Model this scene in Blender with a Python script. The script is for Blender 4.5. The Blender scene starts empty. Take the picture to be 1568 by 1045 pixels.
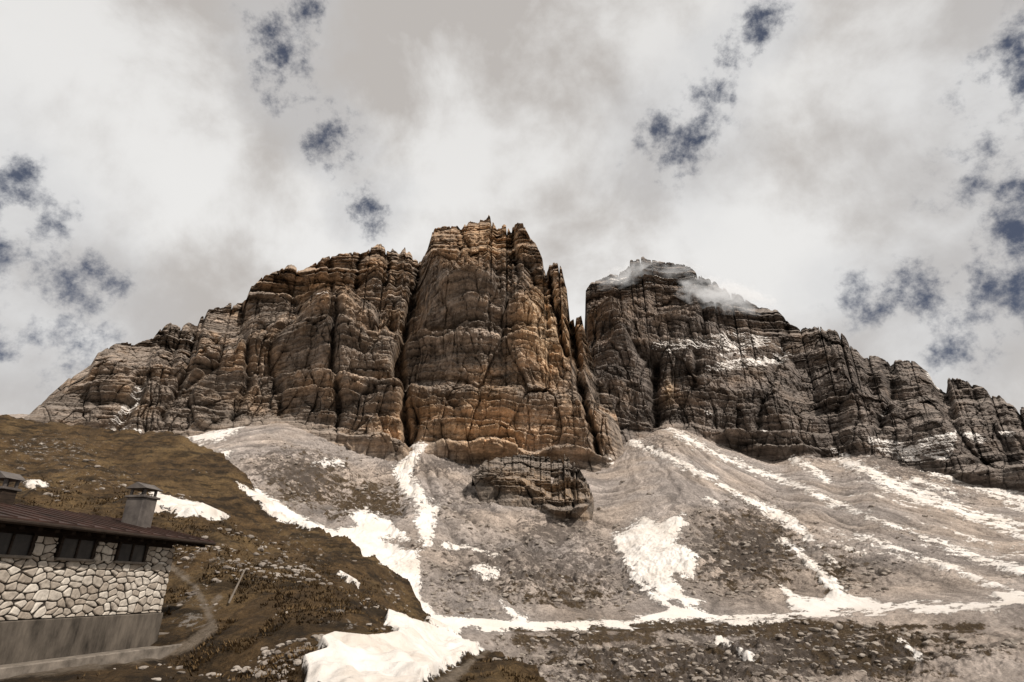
import bpy, math, numpy as np
from math import radians
rng=np.random.default_rng(7)
F=871.0; PITCH=radians(23.5); CP,SP=math.cos(PITCH),math.sin(PITCH)
f32=np.float32
# ---------- survey: bearings of features seen from the viewpoint (world origin = eye) ----------
def be(u,v):
    x=(u-784)/F; w=(522.5-v)/F; y=CP-w*SP; z=SP+w*CP
    return math.atan2(x,y), z/math.hypot(x,y)
def sight(X,Y,Z):
    d=np.maximum(Y*CP+Z*SP,0.1); w=(-Y*SP+Z*CP)/d
    return 784+F*X/d, 522.5-F*w
def line(pts,az):
    A=[];T=[];R=[]
    for p in pts:
        a,t=be(p[0],p[1]); A.append(a);T.append(t)
        if len(p)>2:R.append(p[2])
    A=np.maximum.accumulate(np.array(A)+np.arange(len(A))*1e-6)
    t=np.interp(az,A,T)
    return (t,np.interp(az,A,R)) if R else t
def ctl(pts,az):
    A=[be(p[0],700)[0] for p in pts]
    return np.interp(az,A,[p[1] for p in pts])
sm=lambda a,n:np.convolve(np.pad(a,n//2,mode='edge'),np.ones(n)/n,'valid')
# ---------- noise ----------
perm=rng.permutation(256); perm=np.concatenate([perm,perm]).astype(np.int32)
G3=rng.normal(size=(256,3)); G3/=np.linalg.norm(G3,axis=1)[:,None]; G3=(G3*1.6).astype(f32)
def fade(t): return t*t*t*(t*(t*6-15)+10)
def pn2(x,y,s=0):
    x=np.asarray(x,f32)+s*17.3; y=np.asarray(y,f32)+s*5.7
    xf=np.floor(x);yf=np.floor(y);xi=xf.astype(np.int32)&255;yi=yf.astype(np.int32)&255
    x=x-xf;y=y-yf;u=fade(x);v=fade(y)
    def g(dx,dy):
        h=perm[perm[(xi+dx)&255]+((yi+dy)&255)]
        return G3[h,0]*(x-dx)+G3[h,1]*(y-dy)
    a=g(0,0);b=g(1,0);c=g(0,1);d=g(1,1)
    a=a+u*(b-a);c=c+u*(d-c)
    return a+v*(c-a)
def fbm(x,y,o=4,s=0,gain=.5):
    r=0;a=1
    for i in range(o):
        r=r+a*pn2(x,y,s+i);x=x*2.03;y=y*2.03;a*=gain
    return r
def worley(x,y,s=0):
    x=np.asarray(x,f32)+s*9.1;y=np.asarray(y,f32)+s*3.3
    xf=np.floor(x);yf=np.floor(y);xi=xf.astype(np.int32);yi=yf.astype(np.int32)
    f1=np.full(x.shape,9,f32);f2=f1.copy();idd=np.zeros(x.shape,np.int32)
    for dx in(-1,0,1):
        for dy in(-1,0,1):
            h=perm[perm[(xi+dx)&255]+((yi+dy)&255)]
            px=xf+dx+.12+.76*(h/255.);py=yf+dy+.12+.76*(perm[h]/255.)
            d=np.sqrt((px-x)**2+(py-y)**2).astype(f32)
            m=d<f1
            f2=np.where(m,f1,np.minimum(f2,d));idd=np.where(m,h,idd);f1=np.where(m,d,f1)
    return f1,f2,idd
def sst(a,b,x):
    t=np.clip((x-a)/(b-a),0,1);return t*t*(3-2*t)
# ---------- patches ----------
def sd_seg(U,V,a,b,wa,wb):
    ax,ay=a;bx,by=b;dx,dy=bx-ax,by-ay
    t=np.clip(((U-ax)*dx+(V-ay)*dy)/(dx*dx+dy*dy+1e-6),0,1)
    return (wa+(wb-wa)*t)-np.hypot(U-ax-t*dx,V-ay-t*dy)
def patches(U,V,polys,streaks,lim=20.):
    out=np.full(U.shape,-lim,f32)
    for P in polys:
        xs=[p[0] for p in P];ys=[p[1] for p in P]
        m=(U>min(xs)-lim)&(U<max(xs)+lim)&(V>min(ys)-lim)&(V<max(ys)+lim)
        if not m.any():continue
        u=U[m];v=V[m];d=np.full(u.shape,1e9);ins=np.zeros(u.shape,bool)
        n=len(P)
        for i in range(n):
            a=P[i];b=P[(i+1)%n]
            d=np.minimum(d,-sd_seg(u,v,a,b,0,0))
            if a[1]!=b[1]:
                c=((a[1]>v)!=(b[1]>v))&(u<(b[0]-a[0])*(v-a[1])/(b[1]-a[1])+a[0]); ins^=c
        out[m]=np.maximum(out[m],np.where(ins,d,-d))
    for S in streaks:
        for a,b in zip(S[:-1],S[1:]):
            m=(U>min(a[0],b[0])-30)&(U<max(a[0],b[0])+30)&(V>min(a[1],b[1])-30)&(V<max(a[1],b[1])+30)
            if m.any(): out[m]=np.maximum(out[m],sd_seg(U[m],V[m],a[:2],b[:2],a[2],b[2]))
    return np.clip(out,-lim,lim)/lim
def blobs(U,V,L):
    r=np.zeros(U.shape,f32)
    for (cx,cy,rx,ry,s) in L:
        r=np.maximum(r,s*np.clip(1.3-np.hypot((U-cx)/rx,(V-cy)/ry),0,1))
    return r
# ---------- mesh ----------
def raw_mesh(me,co,q,smooth):
    k=q.shape[1]
    me.vertices.add(len(co));me.vertices.foreach_set('co',co.astype(f32).ravel())
    me.loops.add(q.size);me.loops.foreach_set('vertex_index',q.astype(np.int32).ravel())
    me.polygons.add(len(q));me.polygons.foreach_set('loop_start',np.arange(0,q.size,k,dtype=np.int32))
    me.polygons.foreach_set('use_smooth',np.full(len(q),smooth))
    me.update(calc_edges=True)
def grid_mesh(name,X,Y,Z,attrs,mat,smooth=True):
    nr,nc=X.shape
    me=bpy.data.meshes.new(name)
    co=np.stack([X,Y,Z],-1).reshape(-1,3).astype(f32)
    idx=np.arange(nr*nc,dtype=np.int32).reshape(nr,nc)
    q=np.stack([idx[:-1,:-1],idx[:-1,1:],idx[1:,1:],idx[1:,:-1]],-1).reshape(-1,4)
    raw_mesh(me,co,q,smooth)
    for k,a in attrs.items():
        at=me.attributes.new(k,'FLOAT','POINT');at.data.foreach_set('value',np.asarray(a,f32).ravel())
    ob=bpy.data.objects.new(name,me);bpy.context.scene.collection.objects.link(ob)
    me.materials.append(mat);return ob
# ---------- node helper ----------
class NT:
    def __init__(s,tree): s.t=tree;s.n=tree.nodes;s.l=tree.links
    def new(s,ty,**k):
        n=s.n.new(ty)
        for a,b in k.items(): setattr(n,a,b)
        return n
    def put(s,sock,v):
        if isinstance(v,bpy.types.NodeSocket): s.l.new(v,sock)
        elif v is not None: sock.default_value=v
    def m(s,op,a,b=None,c=None,clamp=False):
        n=s.new('ShaderNodeMath',operation=op);n.use_clamp=clamp
        for i,v in enumerate((a,b,c)):
            if v is not None:s.put(n.inputs[i],v)
        return n.outputs[0]
    def vm(s,op,a,b=None):
        n=s.new('ShaderNodeVectorMath',operation=op);s.put(n.inputs[0],a)
        if b is not None:s.put(n.inputs[1],b)
        return n.outputs['Value'] if op in('LENGTH','DISTANCE','DOT_PRODUCT') else n.outputs[0]
    def noise(s,vec,sc,det=5,rough=.55,dist=0):
        n=s.new('ShaderNodeTexNoise');s.put(n.inputs['Vector'],vec);n.inputs['Scale'].default_value=sc
        n.inputs['Detail'].default_value=det;n.inputs['Roughness'].default_value=rough;n.inputs['Distortion'].default_value=dist
        return n.outputs['Fac']
    def mr(s,v,a,b,c=0,d=1,smooth=False):
        n=s.new('ShaderNodeMapRange');n.clamp=True
        if smooth:n.interpolation_type='SMOOTHSTEP'
        s.put(n.inputs[0],v)
        for i,x in enumerate((a,b,c,d)):n.inputs[i+1].default_value=x
        return n.outputs[0]
    def mix(s,f,a,b,bt='MIX'):
        n=s.new('ShaderNodeMix',data_type='RGBA',blend_type=bt);s.put(n.inputs[0],f)
        for i,v in((6,a),(7,b)):
            s.put(n.inputs[i],(*v,1) if isinstance(v,tuple) and len(v)==3 else v)
        return n.outputs[2]
    def attr(s,nm):
        n=s.new('ShaderNodeAttribute',attribute_name=nm);return n.outputs['Fac']
    def scale(s,vec,v): return s.vm('MULTIPLY',vec,v)
def material(name,rough=.9,spec=.15):
    m=bpy.data.materials.new(name);m.use_nodes=True;N=NT(m.node_tree)
    b=m.node_tree.nodes['Principled BSDF'];b.inputs['Roughness'].default_value=rough
    b.inputs['Specular IOR Level'].default_value=spec
    co=N.new('ShaderNodeTexCoord').outputs['Object']
    return m,N,b,co
def bump(N,b,h,dist,st=1.0):
    n=N.new('ShaderNodeBump');n.inputs['Strength'].default_value=st;n.inputs['Distance'].default_value=dist
    N.put(n.inputs['Height'],h);N.l.new(n.outputs[0],b.inputs['Normal'])
def grey(N,v):
    c=N.new('ShaderNodeCombineColor')
    for i in range(3):N.put(c.inputs[i],v)
    return c.outputs[0]
SNOW=(.72,.68,.635)
def rock_mat(name,greyc,warmc,palec):
    m,N,b,co=material(name)
    st=N.noise(N.scale(co,(.007,.007,.15)),1,6,.65,.2)
    st2=N.noise(N.scale(co,(.025,.025,.5)),1,4,.6,.15)
    vs=N.noise(N.scale(co,(.15,.15,.025)),1,6,.65)
    fine=N.noise(co,.4,6,.7)
    w=N.m('ADD',N.attr('warm'),N.m('MULTIPLY',N.m('SUBTRACT',N.noise(N.scale(co,(.035,.035,.04)),1,5,.65),.50),2.3))
    w=N.mr(w,.05,.85)
    col=N.mix(w,greyc,warmc)
    col=N.mix(N.m('MULTIPLY',N.mr(N.attr('pale'),.1,1),N.mr(vs,.3,.55)),col,palec)
    v=N.m('MULTIPLY',N.mr(st,.36,.62,.48,1.34),N.mr(st2,.35,.65,.64,1.26))
    v=N.m('MULTIPLY',v,N.mr(vs,.36,.54,.66,1.12)); v=N.m('MULTIPLY',v,N.mr(fine,.3,.7,.7,1.32))
    v=N.m('MULTIPLY',v,N.mr(N.attr('crev_shade'),0,1,1,.48))  # cracks and recesses darkened in the colour, painted shade for contrast
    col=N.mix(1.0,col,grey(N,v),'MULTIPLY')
    nz=N.new('ShaderNodeSeparateXYZ');N.l.new(N.new('ShaderNodeNewGeometry').outputs['Normal'],nz.inputs[0])
    led=N.m('MULTIPLY',N.mr(nz.outputs[2],.6,.88),.55)
    col=N.mix(led,col,N.mix(1.0,(.32,.272,.232),grey(N,N.mr(fine,.3,.7,.55,1.3)),'MULTIPLY'))
    sn=N.m('ADD',N.attr('snow'),N.m('MULTIPLY',N.m('SUBTRACT',N.noise(co,.12,6,.7),.5),1.2))
    sm_=N.m('MULTIPLY',N.mr(sn,-.02,.06),N.mr(nz.outputs[2],-.2,.15))
    col=N.mix(sm_,col,SNOW)
    N.l.new(col,b.inputs['Base Color'])
    h=N.m('ADD',N.m('MULTIPLY',st2,2.0),N.m('ADD',N.m('MULTIPLY',vs,1.2),fine))
    bump(N,b,h,1.1,.65)
    return m
M_rock=rock_mat('limestone_warm',(.265,.216,.176),(.450,.300,.182),(.60,.455,.31))
M_rock2=rock_mat('limestone_shaded',(.175,.147,.128),(.262,.193,.142),(.44,.33,.22))  # darker limestone for the right peak, cloud shade put into its colour
M_rock3=rock_mat('limestone_outcrop',(.155,.127,.103),(.32,.22,.135),(.4,.3,.21))
def scree_mat():
    m,N,b,co=material('scree_and_snow')
    fine=N.noise(co,.9,7,.78);mid=N.noise(co,.09,5,.65);big=N.noise(co,.02,3,.5)
    v=N.m('MULTIPLY',N.mr(fine,.3,.7,.52,1.38),N.mr(N.attr('fan'),-.7,.7,.56,1.32))
    v=N.m('MULTIPLY',v,N.mr(mid,.3,.7,.68,1.22))
    base=N.mix(N.mr(big,.4,.6),(.39,.34,.306),(.46,.38,.318))
    base=N.mix(1.0,base,grey(N,v),'MULTIPLY')
    vg=N.m('ADD',N.attr('veg'),N.m('MULTIPLY',N.m('SUBTRACT',N.noise(co,.22,7,.72),.5),3.0))
    base=N.mix(N.mr(vg,.42,.64),base,N.mix(N.mr(fine,.35,.65),(.036,.025,.016),(.125,.088,.052)))
    rk=N.m('ADD',N.attr('rocky'),N.m('MULTIPLY',N.m('SUBTRACT',N.noise(co,.3,7,.75),.5),2.8))
    base=N.mix(N.m('MULTIPLY',N.mr(rk,.46,.68),.8),base,(.10,.082,.07))
    sn=N.m('ADD',N.attr('snow'),N.m('MULTIPLY',N.m('SUBTRACT',N.noise(co,.17,8,.8),.5),3.6))
    dirt=N.mix(N.mr(N.noise(co,.06,6,.65),.4,.7,0,.6),SNOW,(.50,.42,.34))
    base=N.mix(N.mr(sn,-.04,.18),base,dirt)
    N.l.new(base,b.inputs['Base Color'])
    h=N.m('MULTIPLY',fine,N.mr(sn,-.02,.05,1,.12));bump(N,b,h,1.1,1.)
    return m
M_scree=scree_mat()
def grass_mat():
    m,N,b,co=material('alpine_turf')
    fine=N.noise(co,6,7,.75);mid=N.noise(co,.6,6,.7);big=N.noise(co,.12,6,.65)
    c=N.mix(N.mr(mid,.35,.65),(.040,.026,.014),(.115,.072,.034))
    c=N.mix(N.mr(big,.5,.62,0,.6),c,(.165,.110,.052))
    c=N.mix(1.0,c,grey(N,N.mr(fine,.3,.7,.4,1.5)),'MULTIPLY')
    dk=N.m('MULTIPLY',N.mr(N.noise(N.scale(co,(.3,.3,1.4)),1,7,.75),.49,.58),.8)
    c=N.mix(dk,c,(.018,.013,.008))
    rk=N.m('ADD',N.attr('rocky'),N.m('MULTIPLY',N.m('SUBTRACT',N.noise(co,1.6,8,.78),.5),2.6))
    c=N.mix(N.mr(rk,.62,.75),c,N.mix(N.mr(fine,.3,.7),(.13,.11,.09),(.36,.32,.28)))
    p=N.m('ADD',N.attr('path'),N.m('MULTIPLY',N.m('SUBTRACT',N.noise(co,1.2,7,.72),.5),2.4))
    c=N.mix(N.mr(p,-.05,.4),c,N.mix(N.mr(fine,.3,.7),(.10,.076,.053),(.24,.195,.15)))
    sn=N.m('ADD',N.attr('snow'),N.m('MULTIPLY',N.m('SUBTRACT',N.noise(co,.6,8,.78),.5),2.6))
    dirt=N.mix(N.mr(N.noise(co,.35,6,.65),.4,.7,0,.75),SNOW,(.46,.38,.30))
    c=N.mix(N.mr(sn,-.03,.1),c,dirt)
    N.l.new(c,b.inputs['Base Color'])
    bump(N,b,N.m('MULTIPLY',N.m('ADD',fine,N.m('MULTIPLY',mid,2)),N.mr(sn,-.02,.05,1,.25)),.16,1)
    return m
M_grass=grass_mat()

# ================= MASSIFS =================
def massif(name,ridge,base,gx,gy,a0,a1,nc,nr,seed,mat,warm,pale,snowp,snows,gul,sref,jag=5.,fs=1.,kh=110,ext=.3,back=((8,-1),(30,-10),(80,-40),(180,-140),(300,-320))):
    az=np.linspace(a0,a1,nc)
    t1,r1=line(ridge,az);t0,r0=line(base,az)
    z1=r1*t1;z0=r0*t0
    s=az*sref/fs
    hgt=np.maximum(z1-z0,1);k=np.clip(hgt/kh,0,1)
    f1,f2,idd=worley(s/15,s*0,seed);f3,f4,id2=worley(s/5,s*0,seed+40)
    jm=sst(-.35,.35,pn2(s/60,s*0,seed+44))*.8+.35
    z1=z1+k*fs*jag*jm*(1.1*(perm[idd]/255.-.6)+.6*(perm[id2]/255.-.5)+.5*fbm(s/5,s*0+3,4,seed+3)-1.0*np.exp(-((f2-f1)/.08)**2))
    T=np.concatenate([np.linspace(-ext,0,int(nr*.14))[:-1],np.linspace(0,1,nr)])[:,None]
    Z=z0+(z1-z0)*T
    S=np.broadcast_to(s,Z.shape);Zs=Z/fs
    gw=np.clip(T+.10*fbm(S/90,Zs/120,3,seed+9)*np.sin(np.clip(T,0,1)*math.pi),-ext-.1,1)
    g=np.interp(gw,gx,gy)
    R=r0+(r1-r0)*g
    wz=Zs+6*fbm(S/80,Zs/200,3,seed+1)+.03*S
    ws=S+8*fbm(S/40,Zs/60,3,seed+2)
    D=30*fbm(ws/100,Zs/220,2,seed+4);cr=0
    mk=sst(-.3,.3,pn2(S/110,Zs/90,seed+30))
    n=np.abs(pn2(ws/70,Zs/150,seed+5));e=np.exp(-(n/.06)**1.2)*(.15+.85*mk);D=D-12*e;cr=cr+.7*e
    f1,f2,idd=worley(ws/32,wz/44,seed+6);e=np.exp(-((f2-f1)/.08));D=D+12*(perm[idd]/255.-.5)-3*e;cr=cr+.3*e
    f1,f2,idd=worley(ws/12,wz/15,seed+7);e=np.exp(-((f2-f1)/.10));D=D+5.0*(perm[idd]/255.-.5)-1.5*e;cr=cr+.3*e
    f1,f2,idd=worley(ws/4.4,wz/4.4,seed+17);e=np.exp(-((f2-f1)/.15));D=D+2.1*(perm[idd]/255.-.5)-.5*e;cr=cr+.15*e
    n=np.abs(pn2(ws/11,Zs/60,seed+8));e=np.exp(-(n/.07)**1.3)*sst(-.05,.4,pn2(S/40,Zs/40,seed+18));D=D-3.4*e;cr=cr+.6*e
    for Tn,A in((46,38),(17,14.),(6.5,5.2),(2.7,1.6)):
        q=wz/Tn+.25*pn2(S/(Tn*6),Zs/(Tn*3),seed+11);fr=q-np.floor(q)
        am=sst(-.3,.35,pn2(S/(Tn*5),q*.37,seed+12))*.8+.2
        D=D+A*am*(fr-sst(.78,1,fr)-.2)
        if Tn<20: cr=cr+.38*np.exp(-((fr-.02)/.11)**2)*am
    D=D+1.4*fbm(S/5,Zs/5,4,seed+14,.62)
    env=k*(.3+.7*sst(0,.04,T))
    D=D*fs
    U,V=sight(R*np.sin(az),R*np.cos(az),Z)
    for gpts in gul:
        dmin=np.full(U.shape,-99.,f32)
        uu=U+5*pn2(S/20,Zs/20,3)+3*pn2(S/7,Zs/7,4)
        for a,b in zip(gpts[:-1],gpts[1:]): dmin=np.maximum(dmin,sd_seg(uu,V,a[:2],b[:2],0,0))
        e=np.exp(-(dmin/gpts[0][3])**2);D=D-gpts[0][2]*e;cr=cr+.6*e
    R2=R-D*env
    Z=Z+(R2-R)*t1*np.clip(T,0,1)**3
    Rb=np.array([R2[-1]+a for a,b in back]);Zb=np.array([Z[-1]+b for a,b in back])
    R3=np.vstack([R2,Rb]);Z3=np.vstack([Z,Zb])
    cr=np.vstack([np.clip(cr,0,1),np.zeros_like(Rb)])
    X=R3*np.sin(az);Y=R3*np.cos(az)
    U,V=sight(X,Y,Z3)
    at=dict(warm=blobs(U,V,warm),pale=blobs(U,V,pale),snow=patches(U,V,snowp,snows),crev_shade=cr)
    return grid_mesh(name,X,Y,Z3,at,mat,False)

ridge1=[(-60,700,520),(0,672,520),(30,648,520),(60,620,540),(105,580,560),(140,557,570),(150,540,570),(165,531,570),(200,525,575),(235,517,580),(245,503,580),(262,493,580),(275,498,580),(290,490,580),(303,497,580),(308,485,585),(320,473,585),(345,466,590),(362,462,590),(378,455,590),(385,437,590),(400,424,590),(425,414,590),(445,406,590),(458,414,590),(465,412,590),(480,403,590),(495,394,590),(520,388,590),(545,383,590),(552,388,590),(575,373,590),(583,370,590),(590,380,590),(598,382,590),(602,376,590),(610,386,590),(620,375,590),(633,396,595),(645,400,595),(655,378,595),(663,352,595),(672,347,595),(700,346,590),(706,352,590),(712,343,590),(730,338,590),(755,337,585),(762,345,585),(775,343,580),(783,358,575),(788,343,570),(802,345,565),(812,365,560),(822,375,550),(830,394,540),(836,420,530),(841,402,520),(853,400,515),(860,416,510),(868,445,505),(873,494,500),(880,486,495),(889,486,490),(895,510,485),(905,545,480),(915,575,475),(930,600,466),(945,640,455),(955,685,445),(962,700,442)]
base1=[(-60,705,430),(30,655,430),(100,654,430),(170,662,425),(240,673,415),(300,664,405),(370,650,395),(440,645,385),(500,667,375),(560,690,366),(610,702,362),(640,684,368),(660,690,368),(700,704,364),(740,712,364),(800,710,366),(870,710,374),(905,712,384),(935,712,402),(958,700,425),(965,702,435)]
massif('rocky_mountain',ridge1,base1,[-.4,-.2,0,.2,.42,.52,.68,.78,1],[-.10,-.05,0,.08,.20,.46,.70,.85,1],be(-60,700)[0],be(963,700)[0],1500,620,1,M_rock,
 [(740,650,170,75,.8),(480,430,90,50,.6),(740,370,100,40,.9),(840,510,70,95,.95),(600,520,70,100,.35),(560,400,100,35,.5),(380,540,100,60,.25),(600,660,50,45,.5),(180,590,90,50,.2),(450,600,90,50,.3),(860,450,30,60,.7)],
 [(832,490,30,65,1),(690,665,70,18,.5),(865,470,14,50,.5),(750,370,50,25,.35),(610,560,25,50,.25),(470,440,40,30,.25)],
 [[(165,657),(185,632),(205,612),(213,593),(219,595),(212,620),(190,645),(182,658),(217,655),(208,670),(168,664)],[(632,676),(655,682),(645,700),(625,705)]],
 [[(170,658,9),(200,620,8),(214,595,6)],[(175,660,7),(212,660,7)],[(288,530,1),(298,512,1.5)],[(478,450,2),(500,448,2)],[(560,440,1),(590,436,1)],[(935,705,4),(942,712,4)]],
 [[(645,395,22,6),(630,470),(612,540),(620,610),(630,690)],[(215,590,16,8),(190,640),(175,665)],[(873,490,24,5),(884,560),(900,640),(915,700)],[(370,470,9,6),(385,560),(360,640)],[(505,400,8,5),(510,520),(520,650)],[(300,500,10,5),(290,560),(250,640)],[(784,350,14,4),(795,440)],[(835,405,30,4),(848,470),(868,540)],[(700,345,6,3),(705,400)],[(600,375,12,4),(590,440)],[(552,385,10,4),(545,450)]],480.,jag=8.)
kk=1.11
massif('rock_outcrop',[(722,726,262*kk),(738,710,285*kk),(760,700,300*kk),(800,696,312*kk),(840,698,314*kk),(868,702,312*kk),(885,712,300*kk),(893,726,285*kk),(902,742,272*kk),(910,765,254*kk)],
 [(722,728,260*kk),(738,740,256*kk),(752,743,253*kk),(762,752,250*kk),(780,757,247*kk),(800,762,243*kk),(815,775,238*kk),(832,780,235*kk),(850,793,229*kk),(882,796,227*kk),(898,784,232*kk),(910,767,245*kk)],
 [-.5,0,.22,.38,.52,.74,1],[-.15,0,.08,.42,.48,.85,1],be(723,726)[0],be(909,766)[0],460,190,51,M_rock3,
 [(800,735,60,18,.6),(860,750,50,20,.6)],[],[],[],[],300.,jag=8.,fs=.38,kh=18,ext=.7,back=((6,-1),(14,-3),(40,-4)))
ridge2=[(872,640,800),(885,600,800),(893,560,800),(897,445,800),(904,434,810),(925,425,820),(935,418,820),(945,420,830),(960,410,830),(965,398,830),(985,396,830),(1005,401,830),(1020,403,830),(1045,405,830),(1060,412,820),(1073,425,815),(1095,432,810),(1115,445,800),(1140,458,800),(1165,472,800),(1190,475,800),(1210,497,790),(1222,503,790),(1245,498,790),(1275,502,780),(1295,518,780),(1310,532,770),(1320,541,770),(1340,545,760),(1358,552,760),(1364,562,750),(1370,550,750),(1400,552,750),(1420,568,740),(1434,592,740),(1448,600,740),(1452,577,735),(1470,580,730),(1500,595,720),(1530,610,710),(1545,620,700),(1568,624,700),(1650,650,680),(1750,690,650),(1850,700,650)]
base2=[(872,720,450),(940,676,452),(960,668,460),(1000,670,475),(1020,655,485),(1060,664,495),(1110,687,508),(1150,699,515),(1195,712,520),(1215,698,522),(1240,696,524),(1270,713,520),(1320,696,518),(1370,715,508),(1430,722,498),(1480,742,480),(1568,754,460),(1700,772,440),(1850,790,420)]
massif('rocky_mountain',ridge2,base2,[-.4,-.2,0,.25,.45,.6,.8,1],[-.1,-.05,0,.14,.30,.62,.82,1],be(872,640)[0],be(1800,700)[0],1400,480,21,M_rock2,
 [(1000,470,80,60,.4),(1025,600,20,30,.9),(930,470,40,60,.5),(1180,520,80,30,.3),(1100,600,120,50,.2)],
 [(1024,600,10,22,.8)],
 [[(1000,527),(1060,524),(1080,514),(1110,508),(1130,514),(1180,518),(1150,530),(1115,538),(1100,532),(1040,530)],[(1080,566),(1095,558),(1130,556),(1205,545),(1200,551),(1130,562),(1090,570)],
  [(938,433),(960,427),(1000,426),(1068,426),(1070,431),(1000,431),(950,435)],[(1160,664),(1175,650),(1182,650),(1168,665)],[(1345,640),(1352,625),(1360,627),(1352,642)],[(1418,572),(1434,575),(1450,590),(1450,600),(1435,596)],[(1465,662),(1490,660),(1512,675),(1500,680)],
  [(1325,668),(1360,672),(1380,690),(1400,680),(1410,670),(1465,660),(1460,690),(1450,708),(1425,700),(1400,695),(1420,712),(1390,705),(1340,690)],[(1525,660),(1550,660),(1560,668),(1535,668)]],
 [[(1005,532,8),(1060,528,9),(1110,520,12),(1170,522,9)],[(1085,564,7),(1200,548,7)],[(940,431,7),(1000,428,6),(1065,428,6)],[(1078,630,2),(1088,636,2)],[(1038,548,1),(1050,550,2)],[(1090,545,2),(1140,540,2)],[(1165,515,1),(1215,545,1)],[(1110,690,1),(1130,696,1)],[(1215,700,3),(1250,712,3)],[(1275,690,4),(1310,706,4)],[(1345,680,9),(1400,690,9),(1450,680,10)]],
 [[(1005,560,22,9),(1000,600),(1005,640)],[(1355,555,14,7),(1365,600),(1340,660)],[(1205,500,10,6),(1190,560),(1160,650)],[(1075,430,9,6),(1080,500),(1060,600)]],700.,jag=7.)

# ================= SCREE TERRAIN =================
az=np.linspace(radians(-58),radians(58),1700)
tt,rt=line([(-600,980,130),(600,972,125),(700,970,125),(900,967,135),(1100,953,145),(1300,945,150),(1568,929,150),(2200,900,150)],az)
bu=[(-600,700,430)]+[(p[0],p[1]-4,p[2]+14) for p in base1[1:-3]]+[(925,706,410),(945,690,435),(965,674,462)]+[(p[0],p[1]-5,p[2]+14) for p in base2[3:]]+[(2300,800,430)]
tb,rb=line(bu,az)
tb=sm(sm(tb,31),21);rb=sm(sm(rb,91),61)
zt=tt*rt;zb=tb*rb
tn_,rn_=line([(-600,1075,98),(700,1075,95),(1100,1080,100),(1568,1080,105),(2200,1090,105)],az);zn_=tn_*rn_
knots=[(rn_*0+30,rn_*0-22.,2),(rn_*.8,zn_-3.0,60),(rn_,zn_,8),(rt-6,zt-3.2,180),(rt-1.6,zt-.15,36),(rt+1.6,zt,10),(rb,zb,540),(rb+130,zb+35,20)]
RR=[];ZZ=[];TT=[]
for i in range(len(knots)-1):
    ra,za,_=knots[i];r_b,z_b,n=knots[i+1]
    t=np.linspace(0,1,n+1)[:-1][:,None] if i<len(knots)-2 else np.linspace(0,1,n+1)[:,None]
    r=1/((1-t)/ra+t/r_b) if i in(2,5) else ra+(r_b-ra)*t
    q=(r-ra)/(r_b-ra+1e-9)
    z=za+(z_b-za)*q
    if i==5: z=z-22*q*(1-q)*sst(.0,.3,q)*1.0
    RR.append(r);ZZ.append(z);TT.append(np.broadcast_to(q+i,r.shape))
R=np.vstack(RR);Z=np.vstack(ZZ);Q=np.vstack(TT)
X=R*np.sin(az);Y=R*np.cos(az);U,V=sight(X,Y,Z)
onscree=sst(5.0,5.08,Q)*(1-sst(5.97,6.2,Q)*.3); below=sst(2,2.1,Q)*(1-sst(2.9,3,Q))
def apex(u,v,r):
    a,t=be(u,v);return r*math.sin(a),r*math.cos(a)
ax1=apex(965,650,560);ax2=apex(640,690,390)
th1=np.arctan2(X-ax1[0],-(Y-ax1[1]));th2=np.arctan2(X-ax2[0],-(Y-ax2[1]))
rr1=np.hypot(X-ax1[0],Y-ax1[1])
wR=sst(900,1000,U+ (V-700)*-.4)
wob=.35*pn2(X/30,Y/30,5)+.5*pn2(X/9,Y/9,8)
fan1=.8*fbm(th1*38+wob,rr1/90,5,31,.7);fan2=.8*fbm(th2*20+wob,np.hypot(X-ax2[0],Y-ax2[1])/40,5,35,.7)
fan=fan2*(1-wR)+fan1*wR
veg=blobs(U,V,[(470,740,110,60,.68),(560,770,80,50,.8),(1150,850,110,75,.78),(850,900,190,50,.52),(1010,1010,260,55,.74),(1300,1000,280,50,.88),(880,978,140,18,.9),(1180,964,220,18,1.1),(700,930,80,40,.35),(1100,962,480,10,.9),(1280,880,60,50,.65),(760,730,60,20,.5)])
rocky=blobs(U,V,[(450,720,120,50,.68),(820,860,220,80,.65),(1130,840,120,90,.72),(1420,700,170,50,.85),(1100,1010,500,60,.65),(1250,690,90,30,.7),(1480,740,150,40,.5),(700,760,90,60,.5),(850,810,90,30,.75),(1350,860,200,60,.35),(720,715,200,14,.8),(1000,680,60,20,.6)])
rough=.35+1.0*np.clip(veg+rocky,0,1)
H=rough*(1.7*fbm(X/22,Y/22,4,41,.55)+.7*fbm(X/3.5,Y/3.5,4,45,.7))*(onscree+.9*below)+.8*fan*onscree+3.*fbm(X/75,Y/75,2,47)*onscree*sst(5,5.3,Q)*(1-sst(5.8,5.97,Q))
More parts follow.
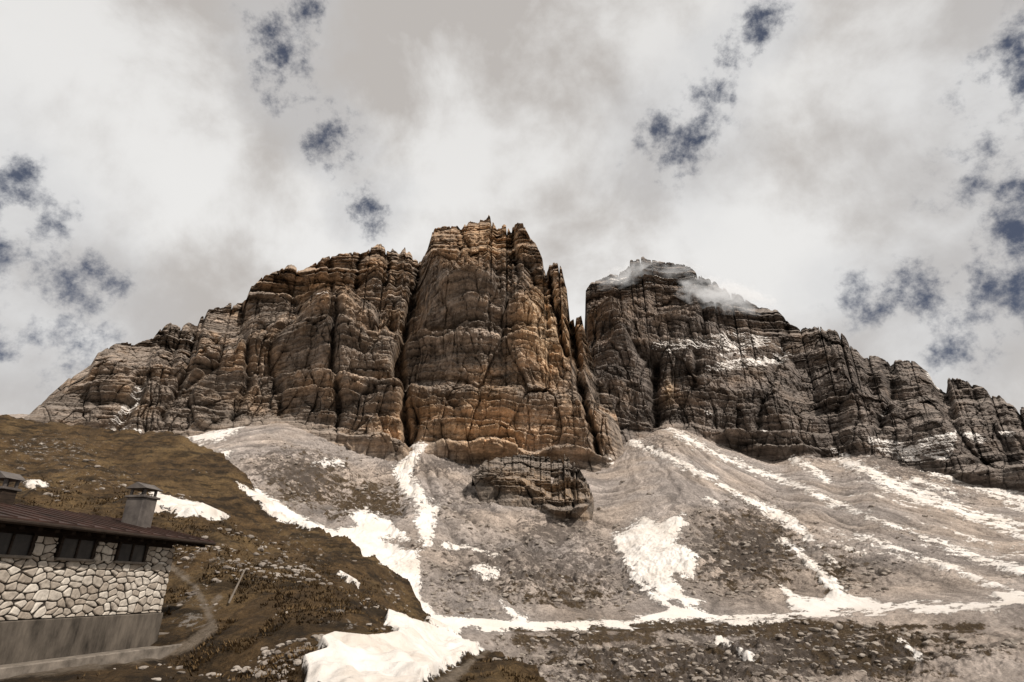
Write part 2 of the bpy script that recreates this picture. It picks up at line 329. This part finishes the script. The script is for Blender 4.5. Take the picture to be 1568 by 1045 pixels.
# erosion gullies running down from the fan heads
gl=np.exp(-(np.abs(pn2(th2*7+.3*pn2(X/20,Y/20,3),X*0,61))/.12)**1.5)*(1-wR)+.7*np.exp(-(np.abs(pn2(th1*14+.2*pn2(X/20,Y/20,3),X*0,63))/.1)**1.5)*wR
H=H-1.8*gl*onscree*sst(5.1,5.3,Q)*(1-sst(5.85,5.97,Q))
H=H-2.4*np.exp(-((V-(838+(U-680)*.21)+6*pn2(U/25,U*0,2))/5)**2)*sst(680,720,U)*(1-sst(960,1010,U))*onscree
Z=Z+H
U,V=sight(X,Y,Z)
snp=[[(628,682),(650,686),(640,705),(632,725),(640,755),(650,770),(672,775),(668,800),(662,832),(640,830),(634,800),(640,780),(622,760),(610,745),(600,715),(622,708)],
 [(340,720),(400,750),(450,785),(480,800),(515,812),(545,803),(530,785),(560,780),(600,800),(628,825),(590,828),(640,846),(646,880),(650,920),(668,940),(720,950),(700,985),(560,985),(500,900),(380,800)],
 [(250,674),(300,662),(372,648),(378,652),(345,672),(310,680),(285,674),(250,682)],[(332,692),(362,684),(335,706)],
 [(935,820),(960,812),(985,790),(1010,800),(1045,785),(1055,800),(1035,830),(1070,850),(1062,885),(1030,880),(1050,912),(1080,922),(1050,935),(1000,905),(960,870),(945,845)],
 [(1195,895),(1215,910),(1260,918),(1280,895),(1310,915),(1400,930),(1400,940),(1240,944),(1205,928)],
 [(725,866),(745,864),(762,878),(745,888),(728,882)],[(1095,975),(1120,983),(1155,1010),(1130,1005)],[(1368,975),(1385,985),(1415,1012),(1390,1003)],[(1515,905),(1600,915),(1600,932),(1540,932)],[(480,708),(520,702),(530,712),(495,716)]]
sns=[[(655,950,10),(760,958,8),(830,960,8),(960,957,7),(1045,940,9),(1100,949,6),(1200,946,5),(1300,938,7),(1400,932,8),(1500,928,6),(1700,918,6)],
 [(635,690,9),(618,730,12),(650,770,9),(655,830,9)],
 [(765,925,6),(800,950,7)],[(960,870,5),(990,905,6),(1045,942,10)],[(728,872,7),(758,878,7)],[(1100,980,6),(1145,1005,7)],[(1375,982,5),(1405,1005,6)],
 [(950,668,4),(975,680,5),(1050,712,5),(1085,730,4)],[(1000,690,4),(1060,720,5),(1100,735,4)],
 [(1012,645,6),(1040,665,6),(1100,698,5),(1160,722,5),(1215,742,6),(1290,775,4)],
 [(1145,765,6),(1180,782,8),(1215,802,9),(1240,826,7)],[(1100,740,3),(1150,768,5)],[(1200,828,5),(1235,858,6),(1265,888,8),(1300,925,10)],
 [(1200,695,6),(1240,715,6),(1265,735,5)],[(1255,688,6),(1330,722,7),(1400,752,6),(1490,785,5),(1600,815,5)],
 [(1325,672,8),(1370,692,8),(1430,722,7),(1490,742,7),(1600,775,7)],[(1290,708,5),(1400,762,7),(1500,792,5),(1600,828,5)],
 [(1310,820,4),(1400,850,5),(1500,888,5),(1600,925,5)],[(1290,775,4),(1400,818,4),(1600,890,5)],[(1340,745,4),(1450,775,6),(1600,835,4)],[(1450,845,4),(1600,880,6)],[(1480,740,5),(1560,775,5),(1600,790,5)],[(1380,690,6),(1460,700,7),(1420,670,5)],
 [(1082,765,4),(1094,770,4)],[(680,834,3),(720,842,3),(760,850,2)],[(1490,660,5),(1510,675,5)],[(1255,840,5),(1275,860,5)],[(1400,735,5),(1460,757,5)]]
sn=patches(U,V,snp,sns,18)
sn=np.maximum(sn,-.55+.6*sst(.1,.65,fan1)*sst(1100,1330,U)*onscree*(1-sst(850,910,V)))
sn=np.where(sn<=-.5,-1.2,sn)
Z=Z+.35*sst(-.1,.2,sn)
scree=grid_mesh('scree_slope',X,Y,Z,dict(fan=fan-.35*gl,veg=veg,rocky=rocky,snow=sn),M_scree)
SC=(X,Y,Z,U,V,sn)
# ================= NEAR GRASS HILL =================
az=np.linspace(radians(-62),radians(62),1600)
crest=[(-700,640,120),(-200,642,115),(0,648,110),(100,650,108),(165,660,105),(225,668,100),(290,690,95),(340,715,90),(372,742,84),(400,768,78),(440,795,72),(480,810,68),(520,826,63),(560,856,58),(600,898,54),(640,933,49),(660,952,44),(690,972,38),(720,982,32),(745,993,28),(780,1002,24),(820,1032,18),(840,1052,15),(900,1090,12),(1200,1150,11),(2300,1190,11)]
tc,rc=line(crest,az)
tc=sm(tc,15);rc=sm(rc,15);zc=tc*rc
knee=ctl([(-700,21),(150,21),(300,19),(480,13),(700,10),(900,8),(2000,7)],az);knee=np.minimum(knee,rc*.7)
zk=ctl([(-700,-1.5),(250,-1.5),(400,-1.75),(600,-1.85),(2000,-1.75)],az)
t=np.linspace(0,1,160)[:-1][:,None];r=1/((1-t)/2.+t/knee);z=-1.66+(zk+1.66)*(r-2)/(knee-2);L=[(r,z)]
t=np.linspace(0,1,520)[:-1][:,None];r=1/((1-t)/knee+t/rc);q=(r-knee)/(rc-knee)
pw=ctl([(-700,1.25),(300,1.25),(480,1.15),(2000,1.1)],az)
z=zk+(zc-zk)*q**pw+ (1.8*np.sin(q*math.pi*2.2))*np.clip((rc-40)/50,0,1);
L.append((r,z));
t=np.linspace(0,1,60)[:,None];r=rc*(1+.75*t);z=zc-1.5*t-(.9*rc)*t**1.6*.75-8*t;L.append((r,z))
R=np.vstack([a for a,b in L]);Z=np.vstack([b for a,b in L]);X=R*np.sin(az);Y=R*np.cos(az)
far=sst(14,45,R)
flat=np.exp(-(((X+11.5)/3.3)**4+((Y-13)/6.5)**4))
H=(1.2*far*fbm(X/14,Y/14,4,61,.5)+.26*fbm(X/2.2,Y/2.2,4,65,.6)+.6*far*fbm(X/4,Y/4,4,67,.62))*sst(3,8,R)
Z=Z+H*(1-.9*flat)
U,V=sight(X,Y,Z)
snD=patches(U,V,[[(228,752),(260,760),(310,772),(352,791),(345,796),(290,792),(235,782)],
 [(590,938),(612,945),(660,958),(690,970),(745,992),(700,1020),(650,1048),(640,1100),(455,1100),(465,1045),(458,1020),(495,1008),(485,990),(510,980),(560,985),(605,978),(588,958)],
 [(360,738),(400,756),(450,790),(482,806),(470,812),(430,800),(392,772)],[(30,738),(60,735),(75,745),(50,748)]],
 [[(520,880,4),(545,896,5)],[(655,950,5),(700,975,7)]],14)
snD=np.where(snD<=-.9,-2,snD)
path=patches(U,V,[[(745,992),(765,990),(735,1010),(700,1045),(660,1080),(640,1060),(700,1020)]],[[(262,868,5),(300,900,7),(318,935,8),(325,960,9),(290,990,9),(240,1005,9),(150,1015,10),(-100,1045,14)],[(318,935,6),(335,915,6)]],14)
rk=blobs(U,V,[(70,690,160,45,.48),(330,850,90,60,.44),(450,850,120,70,.45),(520,950,100,50,.45),(300,940,60,50,.55),(150,730,160,40,.42),(430,960,70,60,.35),(600,900,40,50,.45)])
Z=Z+.25*sst(-.1,.4,snD)
hill=grid_mesh('grassy_hill',X,Y,Z,dict(snow=snD,path=path,rocky=rk),M_grass)
DX=(X,Y,Z,U,V,snD,path)
az2=np.linspace(-math.pi,math.pi,181);rr=np.array([2.,60,200,500,1200,3000,7000])[:,None]
Xg=rr*np.sin(az2);Yg=rr*np.cos(az2);Zg=np.array([-40,-45,-60,-90,-120,-150,-150.])[:,None]+0*Xg+rr*.02*pn2(Xg/400,Yg/400,3)
z0=np.zeros_like(Xg)
grid_mesh('ground',Xg,Yg,Zg,dict(fan=z0,veg=z0+.8,rocky=z0,snow=z0-2),M_scree)

# ================= scattered rocks / grass =================
import bmesh
def ico():
    bm=bmesh.new();bmesh.ops.create_icosphere(bm,subdivisions=2,radius=1)
    v=np.array([x.co[:] for x in bm.verts]);fc=np.array([[y.index for y in x.verts] for x in bm.faces]);bm.free();return v,fc
iv,ifc=ico()
vars_=[]
for k in range(8):
    v=iv.copy()
    for c in range(9):
        n=rng.normal(size=3);n/=np.linalg.norm(n);d=rng.uniform(.45,.85);dd=v@n;v=v-np.maximum(dd-d,0)[:,None]*n
    vars_.append(v)
def scatter(name,P,size,mat):
    n=len(P);a=rng.uniform(0,6.28,n);C=np.cos(a);S_=np.sin(a)
    out=np.zeros((n,len(iv),3),f32)
    sc=size[:,None]*rng.uniform([.7,.6,.4],[1.4,1.1,.8],(n,3))
    k=rng.integers(0,8,n);V8=np.array(vars_)[k]*sc[:,None,:]
    out[:,:,0]=V8[:,:,0]*C[:,None]-V8[:,:,1]*S_[:,None]+P[:,0:1]
    out[:,:,1]=V8[:,:,0]*S_[:,None]+V8[:,:,1]*C[:,None]+P[:,1:2]
    out[:,:,2]=V8[:,:,2]+P[:,2:3]
    q=(ifc[None]+(np.arange(n)*len(iv))[:,None,None]).reshape(-1,3)
    me=bpy.data.meshes.new(name);raw_mesh(me,out.reshape(-1,3),q,False)
    ob=bpy.data.objects.new(name,me);bpy.context.scene.collection.objects.link(ob);me.materials.append(mat)
m,N,b,co=material('loose_stone');c=N.mix(N.mr(N.noise(co,.9,5),.35,.65),(.15,.125,.105),(.36,.315,.27));N.l.new(c,b.inputs['Base Color']);bump(N,b,N.noise(co,9,4),.05,.6);M_stone=m
X,Y,Z,U,V,s_,p_=DX
ii=rng.integers(60,660,26000);jj=rng.integers(0,X.shape[1],26000)
dens=fbm(X[ii,jj]/5,Y[ii,jj]/5,3,71)+rk[ii,jj]*.9
ok=(s_[ii,jj]<-.2)&(dens>.42)&(U[ii,jj]<900)&(U[ii,jj]>-300)&(flat[ii,jj]<.3)
ii=ii[ok];jj=jj[ok];P=np.stack([X[ii,jj],Y[ii,jj],Z[ii,jj]],-1);rad=np.hypot(P[:,0],P[:,1])
scatter('scattered_rocks',P,rng.uniform(.4,1.,len(P))**3*np.clip(.05+rad*.005,.06,.4),M_stone)
X,Y,Z,U,V,s_=SC
ii=rng.integers(80,X.shape[0]-40,30000);jj=rng.integers(0,X.shape[1],30000)
dens=fbm(X[ii,jj]/25,Y[ii,jj]/25,3,73)+np.clip(rocky+veg*.5,0,1)[ii,jj]*1.3
ok=(s_[ii,jj]<-.2)&(dens>.55)
ii=ii[ok][:7000];jj=jj[ok][:7000];P=np.stack([X[ii,jj],Y[ii,jj],Z[ii,jj]],-1);rad=np.hypot(P[:,0],P[:,1])
scatter('scattered_rocks',P,.15+rng.uniform(0,1.,len(P))**4*np.clip(rad/140,.5,1.5),M_stone)
X,Y,Z,U,V,s_,p_=DX
n=60000
ii=rng.integers(90,600,n);jj=rng.integers(0,X.shape[1],n)
hutz=(X[ii,jj]<-8.7)&(Y[ii,jj]<19)
dn=fbm(X[ii,jj]/3,Y[ii,jj]/3,3,79)
ok=(s_[ii,jj]<-.25)&(p_[ii,jj]<-.2)&(U[ii,jj]<900)&(U[ii,jj]>-250)&(~hutz)&(dn>-.15)
ii=ii[ok];jj=jj[ok];P=np.stack([X[ii,jj],Y[ii,jj],Z[ii,jj]],-1);n=len(P);nb=5
rad=np.hypot(P[:,0],P[:,1]);hh=(.05+.002*rad)*rng.uniform(.5,1.5,n)
a=rng.uniform(0,6.28,(n,nb));b_=P[:,None,:]+np.stack([np.cos(a)*.05,np.sin(a)*.05,0*a-.02],-1)*(1+rad[:,None,None]*.04)
wd=(.012+.0008*rad)[:,None];tx=np.stack([-np.sin(a)*wd,np.cos(a)*wd,0*a],-1)
tip=b_+np.stack([np.cos(a)*hh[:,None]*.7,np.sin(a)*hh[:,None]*.7,hh[:,None]*rng.uniform(.6,1.2,(n,nb))],-1)
tri=np.stack([b_-tx,b_+tx,tip],2).reshape(-1,3)
me=bpy.data.meshes.new('grass_tufts');raw_mesh(me,tri,np.arange(len(tri)).reshape(-1,3),False)
m,N,b,co=material('dry_grass');c=N.mix(N.mr(N.noise(co,.5,5),.35,.65),(.045,.029,.014),(.145,.092,.042));N.l.new(c,b.inputs['Base Color'])
me.materials.append(m);ob=bpy.data.objects.new('grass_tufts',me);bpy.context.scene.collection.objects.link(ob)

# ================= STONE HUT =================
hut=bpy.data.objects.new('stone_hut',None);bpy.context.scene.collection.objects.link(hut)
ang=math.atan2(.7,4.7)
hut.location=(-9.8,17.5,-1.4);hut.rotation_euler=(0,0,-ang)
def simple(name,c1,c2,sc,bd=.02,rough=.85,stretch=(1,1,1)):
    m,N,b,co=material(name,rough);n=N.noise(N.scale(co,stretch),sc,7,.65)
    N.l.new(N.mix(N.mr(n,.3,.7),c1,c2),b.inputs['Base Color']);bump(N,b,n,bd,.7);return m
M_conc=simple('weathered_concrete',(.02,.017,.014),(.16,.134,.108),2.6,.03,.9,(1,1,.35))
M_wood=simple('dark_wood',(.014,.010,.008),(.045,.031,.022),4,.01,.8,(1,1,6))
M_roof=simple('dark_metal_roof',(.022,.015,.012),(.07,.038,.03),1.5,.01,.6,(1,1,1))
M_dark=simple('dark_window',(.02,.02,.022),(.06,.055,.05),2,.001,.2)
M_slab=simple('stone_slab',(.10,.085,.07),(.27,.23,.19),4)
M_metal=simple('chimney_metal',(.05,.043,.04),(.15,.13,.115),3,.01,.45)
def box(name,x0,x1,y0,y1,z0,z1,mat,bev=.01,parent=hut):
    bm=bmesh.new();bmesh.ops.create_cube(bm,size=1)
    for v in bm.verts: v.co=((x0+x1)/2+v.co.x*(x1-x0),(y0+y1)/2+v.co.y*(y1-y0),(z0+z1)/2+v.co.z*(z1-z0))
    if bev:bmesh.ops.bevel(bm,geom=bm.edges[:],offset=bev,segments=1,affect='EDGES')
    me=bpy.data.meshes.new(name);bm.to_mesh(me);bm.free();me.materials.append(mat)
    o=bpy.data.objects.new(name,me);bpy.context.scene.collection.objects.link(o);o.parent=parent;return o
def poly(name,vs,fs,mat,parent=hut):
    me=bpy.data.meshes.new(name);me.from_pydata(vs,[],fs);me.update();me.materials.append(mat)
    o=bpy.data.objects.new(name,me);bpy.context.scene.collection.objects.link(o);o.parent=parent;return o
m,N,b,co=material('rubble_masonry');cell=N.attr('cell');gap=N.attr('gap');fine=N.noise(co,9,7,.7)
c=N.mix(N.mr(cell,0,1),(.34,.285,.23),(.64,.58,.50));c=N.mix(1.0,c,grey(N,N.mr(fine,.3,.7,.66,1.15)),'MULTIPLY')
c=N.mix(N.mr(gap,.08,.14),(.035,.028,.022),c);N.l.new(c,b.inputs['Base Color']);bump(N,b,fine,.02,.8);M_mas=m
def stonewall(name,org,dirv,nrm,L_,z0,z1,seed):
    nu=int(L_/.014);nv=int((z1-z0)/.014);u=np.linspace(0,L_,nu);v=np.linspace(z0,z1,nv);Ug,Vg=np.meshgrid(u,v)
    wu=Ug+.06*pn2(Ug*3,Vg*3,seed);wv=Vg+.09*pn2(Ug*2,Vg*2,seed+1)
    f1,f2,idd=worley(wu/.27,wv/.165,seed)
    gap_=f2-f1;off=.045*sst(.03,.22,gap_)+.02*(perm[idd]/255.)+.008*fbm(Ug*9,Vg*9,3,seed+3)
    Xw=org[0]+dirv[0]*Ug+nrm[0]*off;Yw=org[1]+dirv[1]*Ug+nrm[1]*off
    o=grid_mesh(name,Xw,Yw,Vg,dict(gap=gap_,cell=perm[(idd*7)%256]/255.),M_mas);o.parent=hut
L_=9.0
stonewall('front_wall',(0,-L_,0),(0,1),(1,0),L_,.80,2.03,3)
stonewall('gable_wall',(0,0,0),(-1,0),(0,1),5.6,.0,2.5,5)
wins=[(-2.05,-1.15),(-3.75,-2.85),(-5.4,-4.5)]
box('upper_wall',-.35,-.02,-L_,-.02,1.9,2.72,M_wood)
for i,(a,c_) in enumerate(wins):
    box(f'window_{i+1}',.0,.05,a,c_,2.0,2.46,M_dark,.004)
    box(f'sill_{i+1}',.0,.12,a-.08,c_+.08,1.98,2.04,M_slab,.008)
    box(f'frame_l_{i+1}',.03,.09,a-.06,a+.01,2.045,2.5,M_wood,.004)
    box(f'frame_r_{i+1}',.03,.09,c_-.01,c_+.06,2.045,2.5,M_wood,.004)
    box(f'mullion_{i+1}',.045,.08,(a+c_)/2-.025,(a+c_)/2+.025,2.045,2.46,M_wood,.004)
seg=[(-.0,-1.05),(-2.15,-2.75),(-3.85,-4.4),(-5.5,-9)]
for i,(a,c_) in enumerate(seg):
    stonewall(f'pier_{i+1}',(0.004,c_,0),(0,1),(1,0),a-c_,2.02,2.45,9+i)
box('plinth',-.3,.10,-L_,.06,-.6,.78,M_conc,.02)
box('core',-5.6,-.06,-L_,-.05,-.4,2.4,M_conc)
box('terrace_slab',.10,1.0,-L_,.35,-.45,-.02,M_slab,.03)
box('terrace_kerb',1.0,1.15,-L_,.5,-.45,.05,M_slab,.02)
for i in range(3): box(f'step_{i+1}',-.2,.75-.18*i,.36,.75-.1*i,-.4+.16*i,-.06+.16*i,M_slab,.02)
ex=.55;ye=1.0;zr=3.42;ze=2.72;xr=-2.8
def roofslab(name,xa,za,xb,zb,t,y0,y1,mat):
    vs=[(xa,y0,za),(xb,y0,zb),(xb,y1,zb),(xa,y1,za),(xa,y0,za-t),(xb,y0,zb-t),(xb,y1,zb-t),(xa,y1,za-t)]
    return poly(name,vs,[(0,1,2,3),(7,6,5,4),(0,4,5,1),(1,5,6,2),(2,6,7,3),(3,7,4,0)],mat)
roofslab('roof_front',ex,ze,xr,zr,.06,-L_-.5,ye,M_roof)
roofslab('roof_back',xr-.003,zr,-6.2,ze,.06,-L_-.5,ye,M_roof)
roofslab('soffit',ex-.03,ze-.065,xr,zr-.065,.05,-L_-.45,ye-.04,M_wood)
box('gutter',ex-.0,ex+.1,-L_-.5,ye,ze-.13,ze-.04,M_wood,.03)
sl=(zr-ze)/(ex-xr)
for i in range(24):
    y=-L_+i*.42;roofslab(f'rafter_{i}',ex-.1,ze-.115+.1*sl,-.1,ze-.115+.65*sl,.11,y,y+.1,M_wood)
for i in range(22):
    y=-L_-.3+i*.48
    roofslab(f'seam_{i}',ex,ze+.028,xr,zr+.028,.03,y,y+.03,M_roof)
poly('gable_end',[(0,.03,2.55),(-5.6,.03,2.45),(xr,.03,3.32)],[(0,2,1)],M_wood)
def chimney(pfx,x,y,w,z0,z1,mat):
    box(pfx+'stack',x-w/2,x+w/2,y-w/2,y+w/2,z0,z1-.28,mat,.02)
    box(pfx+'collar',x-w/2-.05,x+w/2+.05,y-w/2-.05,y+w/2+.05,z1-.36,z1-.30,M_metal,.01)
    for i,(a,c_) in enumerate(((-1,-1),(1,-1),(1,1),(-1,1))):
        xx=x+a*w*.38;yy=y+c_*w*.38;box(pfx+f'post_{i}',xx-.03,xx+.03,yy-.03,yy+.03,z1-.3,z1-.08,M_metal,0)
    h=w/2+.08
    poly(pfx+'cap',[(x-h,y-h,z1-.1),(x+h,y-h,z1-.1),(x+h,y+h,z1-.1),(x-h,y+h,z1-.1),(x,y-h,z1+.08),(x,y+h,z1+.08)],[(3,2,1,0),(0,1,4),(2,3,5),(1,2,5,4),(3,0,4,5)],M_metal)
chimney('chimney_',-1.15,-.3,.56,2.8,4.2,M_metal)
chimney('flue_',-2.4,-3.4,.4,3.2,4.0,M_wood)
a,t=be(362,903);r=21
bm=bmesh.new();bmesh.ops.create_cone(bm,cap_ends=True,segments=8,radius1=.035,radius2=.025,depth=1.0)
for v in bm.verts:v.co.x+=.04*math.sin(v.co.z*4)
me=bpy.data.meshes.new('wooden_post');bm.to_mesh(me);bm.free();me.materials.append(simple('grey_wood',(.2,.17,.14),(.35,.3,.25),5))
o=bpy.data.objects.new('wooden_post',me);bpy.context.scene.collection.objects.link(o)
o.location=(r*math.sin(a),r*math.cos(a),r*t+.1);o.rotation_euler=(0,.25,0)

# ================= SUMMIT MIST =================
def mist(u,v,r,sx,sy,sz,dens,rot):
    a,t=be(u,v)
    bm=bmesh.new();bmesh.ops.create_icosphere(bm,subdivisions=3,radius=1)
    me=bpy.data.meshes.new('summit_cloud');bm.to_mesh(me);bm.free()
    o=bpy.data.objects.new('summit_cloud',me);bpy.context.scene.collection.objects.link(o)
    o.location=(r*math.sin(a),r*math.cos(a),r*t);o.scale=(sx,sy,sz);o.rotation_euler=(0,rot,-a)
    m=bpy.data.materials.new('summit_cloud');m.use_nodes=True;N=NT(m.node_tree);N.n.clear()
    out=N.new('ShaderNodeOutputMaterial');vs=N.new('ShaderNodeVolumePrincipled')
    vs.inputs['Color'].default_value=(1,.99,.98,1);vs.inputs['Anisotropy'].default_value=0
    co=N.new('ShaderNodeTexCoord').outputs['Object']
    fall=N.m('SUBTRACT',1.0,N.vm('LENGTH',co))
    n=N.noise(N.scale(co,(2.4,1.,1.3)),1.5,5,.62,.4)
    d=N.m('MULTIPLY',N.mr(N.m('ADD',N.m('MULTIPLY',fall,1.1),N.m('MULTIPLY',N.m('SUBTRACT',n,.52),3.0)),.1,1.1),dens)
    N.l.new(d,vs.inputs['Density'])
    # glow added to brighten the cloud, in place of multiply scattered daylight
    N.l.new(N.m('MULTIPLY',d,.34),vs.inputs['Emission Strength']);vs.inputs['Emission Color'].default_value=(1,.97,.94,1)
    N.l.new(vs.outputs[0],out.inputs['Volume']);me.materials.append(m)
mist(1105,452,725,70,26,26,.07,.42)
mist(960,420,760,55,24,18,.045,-.25)
mist(1030,415,770,45,20,12,.035,.1)

# ================= SKY =================
w=bpy.data.worlds.new('World');bpy.context.scene.world=w;w.use_nodes=True;N=NT(w.node_tree)
try:
    w.cycles.sampling_method='MANUAL';w.cycles.sample_map_resolution=256
except Exception: pass
bg=w.node_tree.nodes['Background'];bg.inputs['Strength'].default_value=.1
sunv=np.array([.52,-.52,.76]);sunv/=np.linalg.norm(sunv)
sky=N.new('ShaderNodeTexSky',sky_type='NISHITA',sun_disc=False);sky.sun_elevation=math.asin(sunv[2]);sky.sun_rotation=math.atan2(sunv[0],sunv[1]);sky.altitude=2300
d=N.new('ShaderNodeTexCoord').outputs['Generated']
sp=N.new('ShaderNodeSeparateXYZ');N.l.new(d,sp.inputs[0])
den=N.m('ADD',N.m('MAXIMUM',sp.outputs[2],0),.45)
cc=N.new('ShaderNodeCombineXYZ')
for i in range(2):N.l.new(N.m('DIVIDE',sp.outputs[i],den),cc.inputs[i])
q=cc.outputs[0]
def nvec(vec,sc,det):
    n=N.new('ShaderNodeTexNoise');N.put(n.inputs['Vector'],vec);n.inputs['Scale'].default_value=sc;n.inputs['Detail'].default_value=det;n.inputs['Roughness'].default_value=.65
    return N.vm('SUBTRACT',n.outputs['Color'],(.5,.5,.5))
wd_=N.vm('ADD',d,N.vm('MULTIPLY',nvec(d,10,6),(.12,.12,.12)))
holes=[(478,15,38,1.1),(405,50,38,.9),(430,100,38,.9),(445,145,34,.8),(502,208,42,1.2),(560,312,38,1.3),(1112,80,38,1.15),(1165,38,36,1.),(1103,140,32,.95),(1040,215,62,.85),(15,295,50,.95),(60,365,48,.85),(125,430,58,.95),(110,520,66,.7),(10,545,42,.75),(1562,90,60,1.15),(1555,345,58,1.1),(1400,462,62,.85),(1320,465,45,.7),(1530,432,66,1.15),(1468,545,52,.95),(1500,485,50,.85),(-200,380,160,1),(1750,200,200,1)]
mx=None
for (u,v,rd,sg) in holes:
    a,t=be(u,v);vec=np.array([math.sin(a),math.cos(a),t]);vec/=np.linalg.norm(vec)
    x=(u-784)/F;ww=(522.5-v)/F;rad_=rd/F/math.sqrt(1+x*x+ww*ww)*1.35
    h=N.m('MULTIPLY',N.m('SUBTRACT',1.0,N.m('DIVIDE',N.vm('DISTANCE',wd_,tuple(vec)),rad_)),sg)
    mx=h if mx is None else N.m('MAXIMUM',mx,h)
hn=N.noise(d,19,7,.66,0)
hv=N.m('ADD',mx,N.m('MULTIPLY',N.m('SUBTRACT',hn,.5),4.0))
gate=N.mr(mx,-.35,.4,0,1,True)
hole=N.m('MULTIPLY',N.mr(hv,.1,1.3,0,1,True),gate)
c1=N.noise(q,1.3,5,.5,0);c2=N.noise(d,4.2,7,.58,.15)
v=N.m('ADD',N.m('MULTIPLY',c1,.45),N.m('MULTIPLY',c2,.55))
v=N.mr(v,.40,.57,0,1,True)
v=N.m('SUBTRACT',v,N.mr(sp.outputs[2],.55,.97,0,.35),clamp=True)
cl=N.mix(v,(5.1,4.8,4.55),(8.3,8.2,8.05))
veil=N.mr(mx,-1.0,.4,0,.45,True)
cl=N.mix(veil,cl,(5.7,5.75,5.9))
blue=N.mix(.65,N.mix(1.0,sky.outputs[0],(.5,.45,.45),'MULTIPLY'),(.65,.8,1.25))
N.l.new(N.mix(N.m('MULTIPLY',hole,.96),cl,blue),bg.inputs['Color'])
from mathutils import Vector
L=bpy.data.lights.new('sun','SUN');L.energy=4.2;L.angle=radians(1.0);L.color=(1,.93,.85)
lo=bpy.data.objects.new('sun',L);bpy.context.scene.collection.objects.link(lo);lo.rotation_euler=Vector(sunv).to_track_quat('Z','Y').to_euler()
cam=bpy.data.cameras.new('camera');cam.lens=F/1568*36;cam.sensor_width=36;cam.clip_end=20000;cam.clip_start=.1
co_=bpy.data.objects.new('camera',cam);bpy.context.scene.collection.objects.link(co_);co_.rotation_euler=(math.pi/2+PITCH,0,0)
bpy.context.scene.camera=co_
bpy.context.scene.view_settings.view_transform='Standard'
bpy.context.scene.view_settings.look='None'
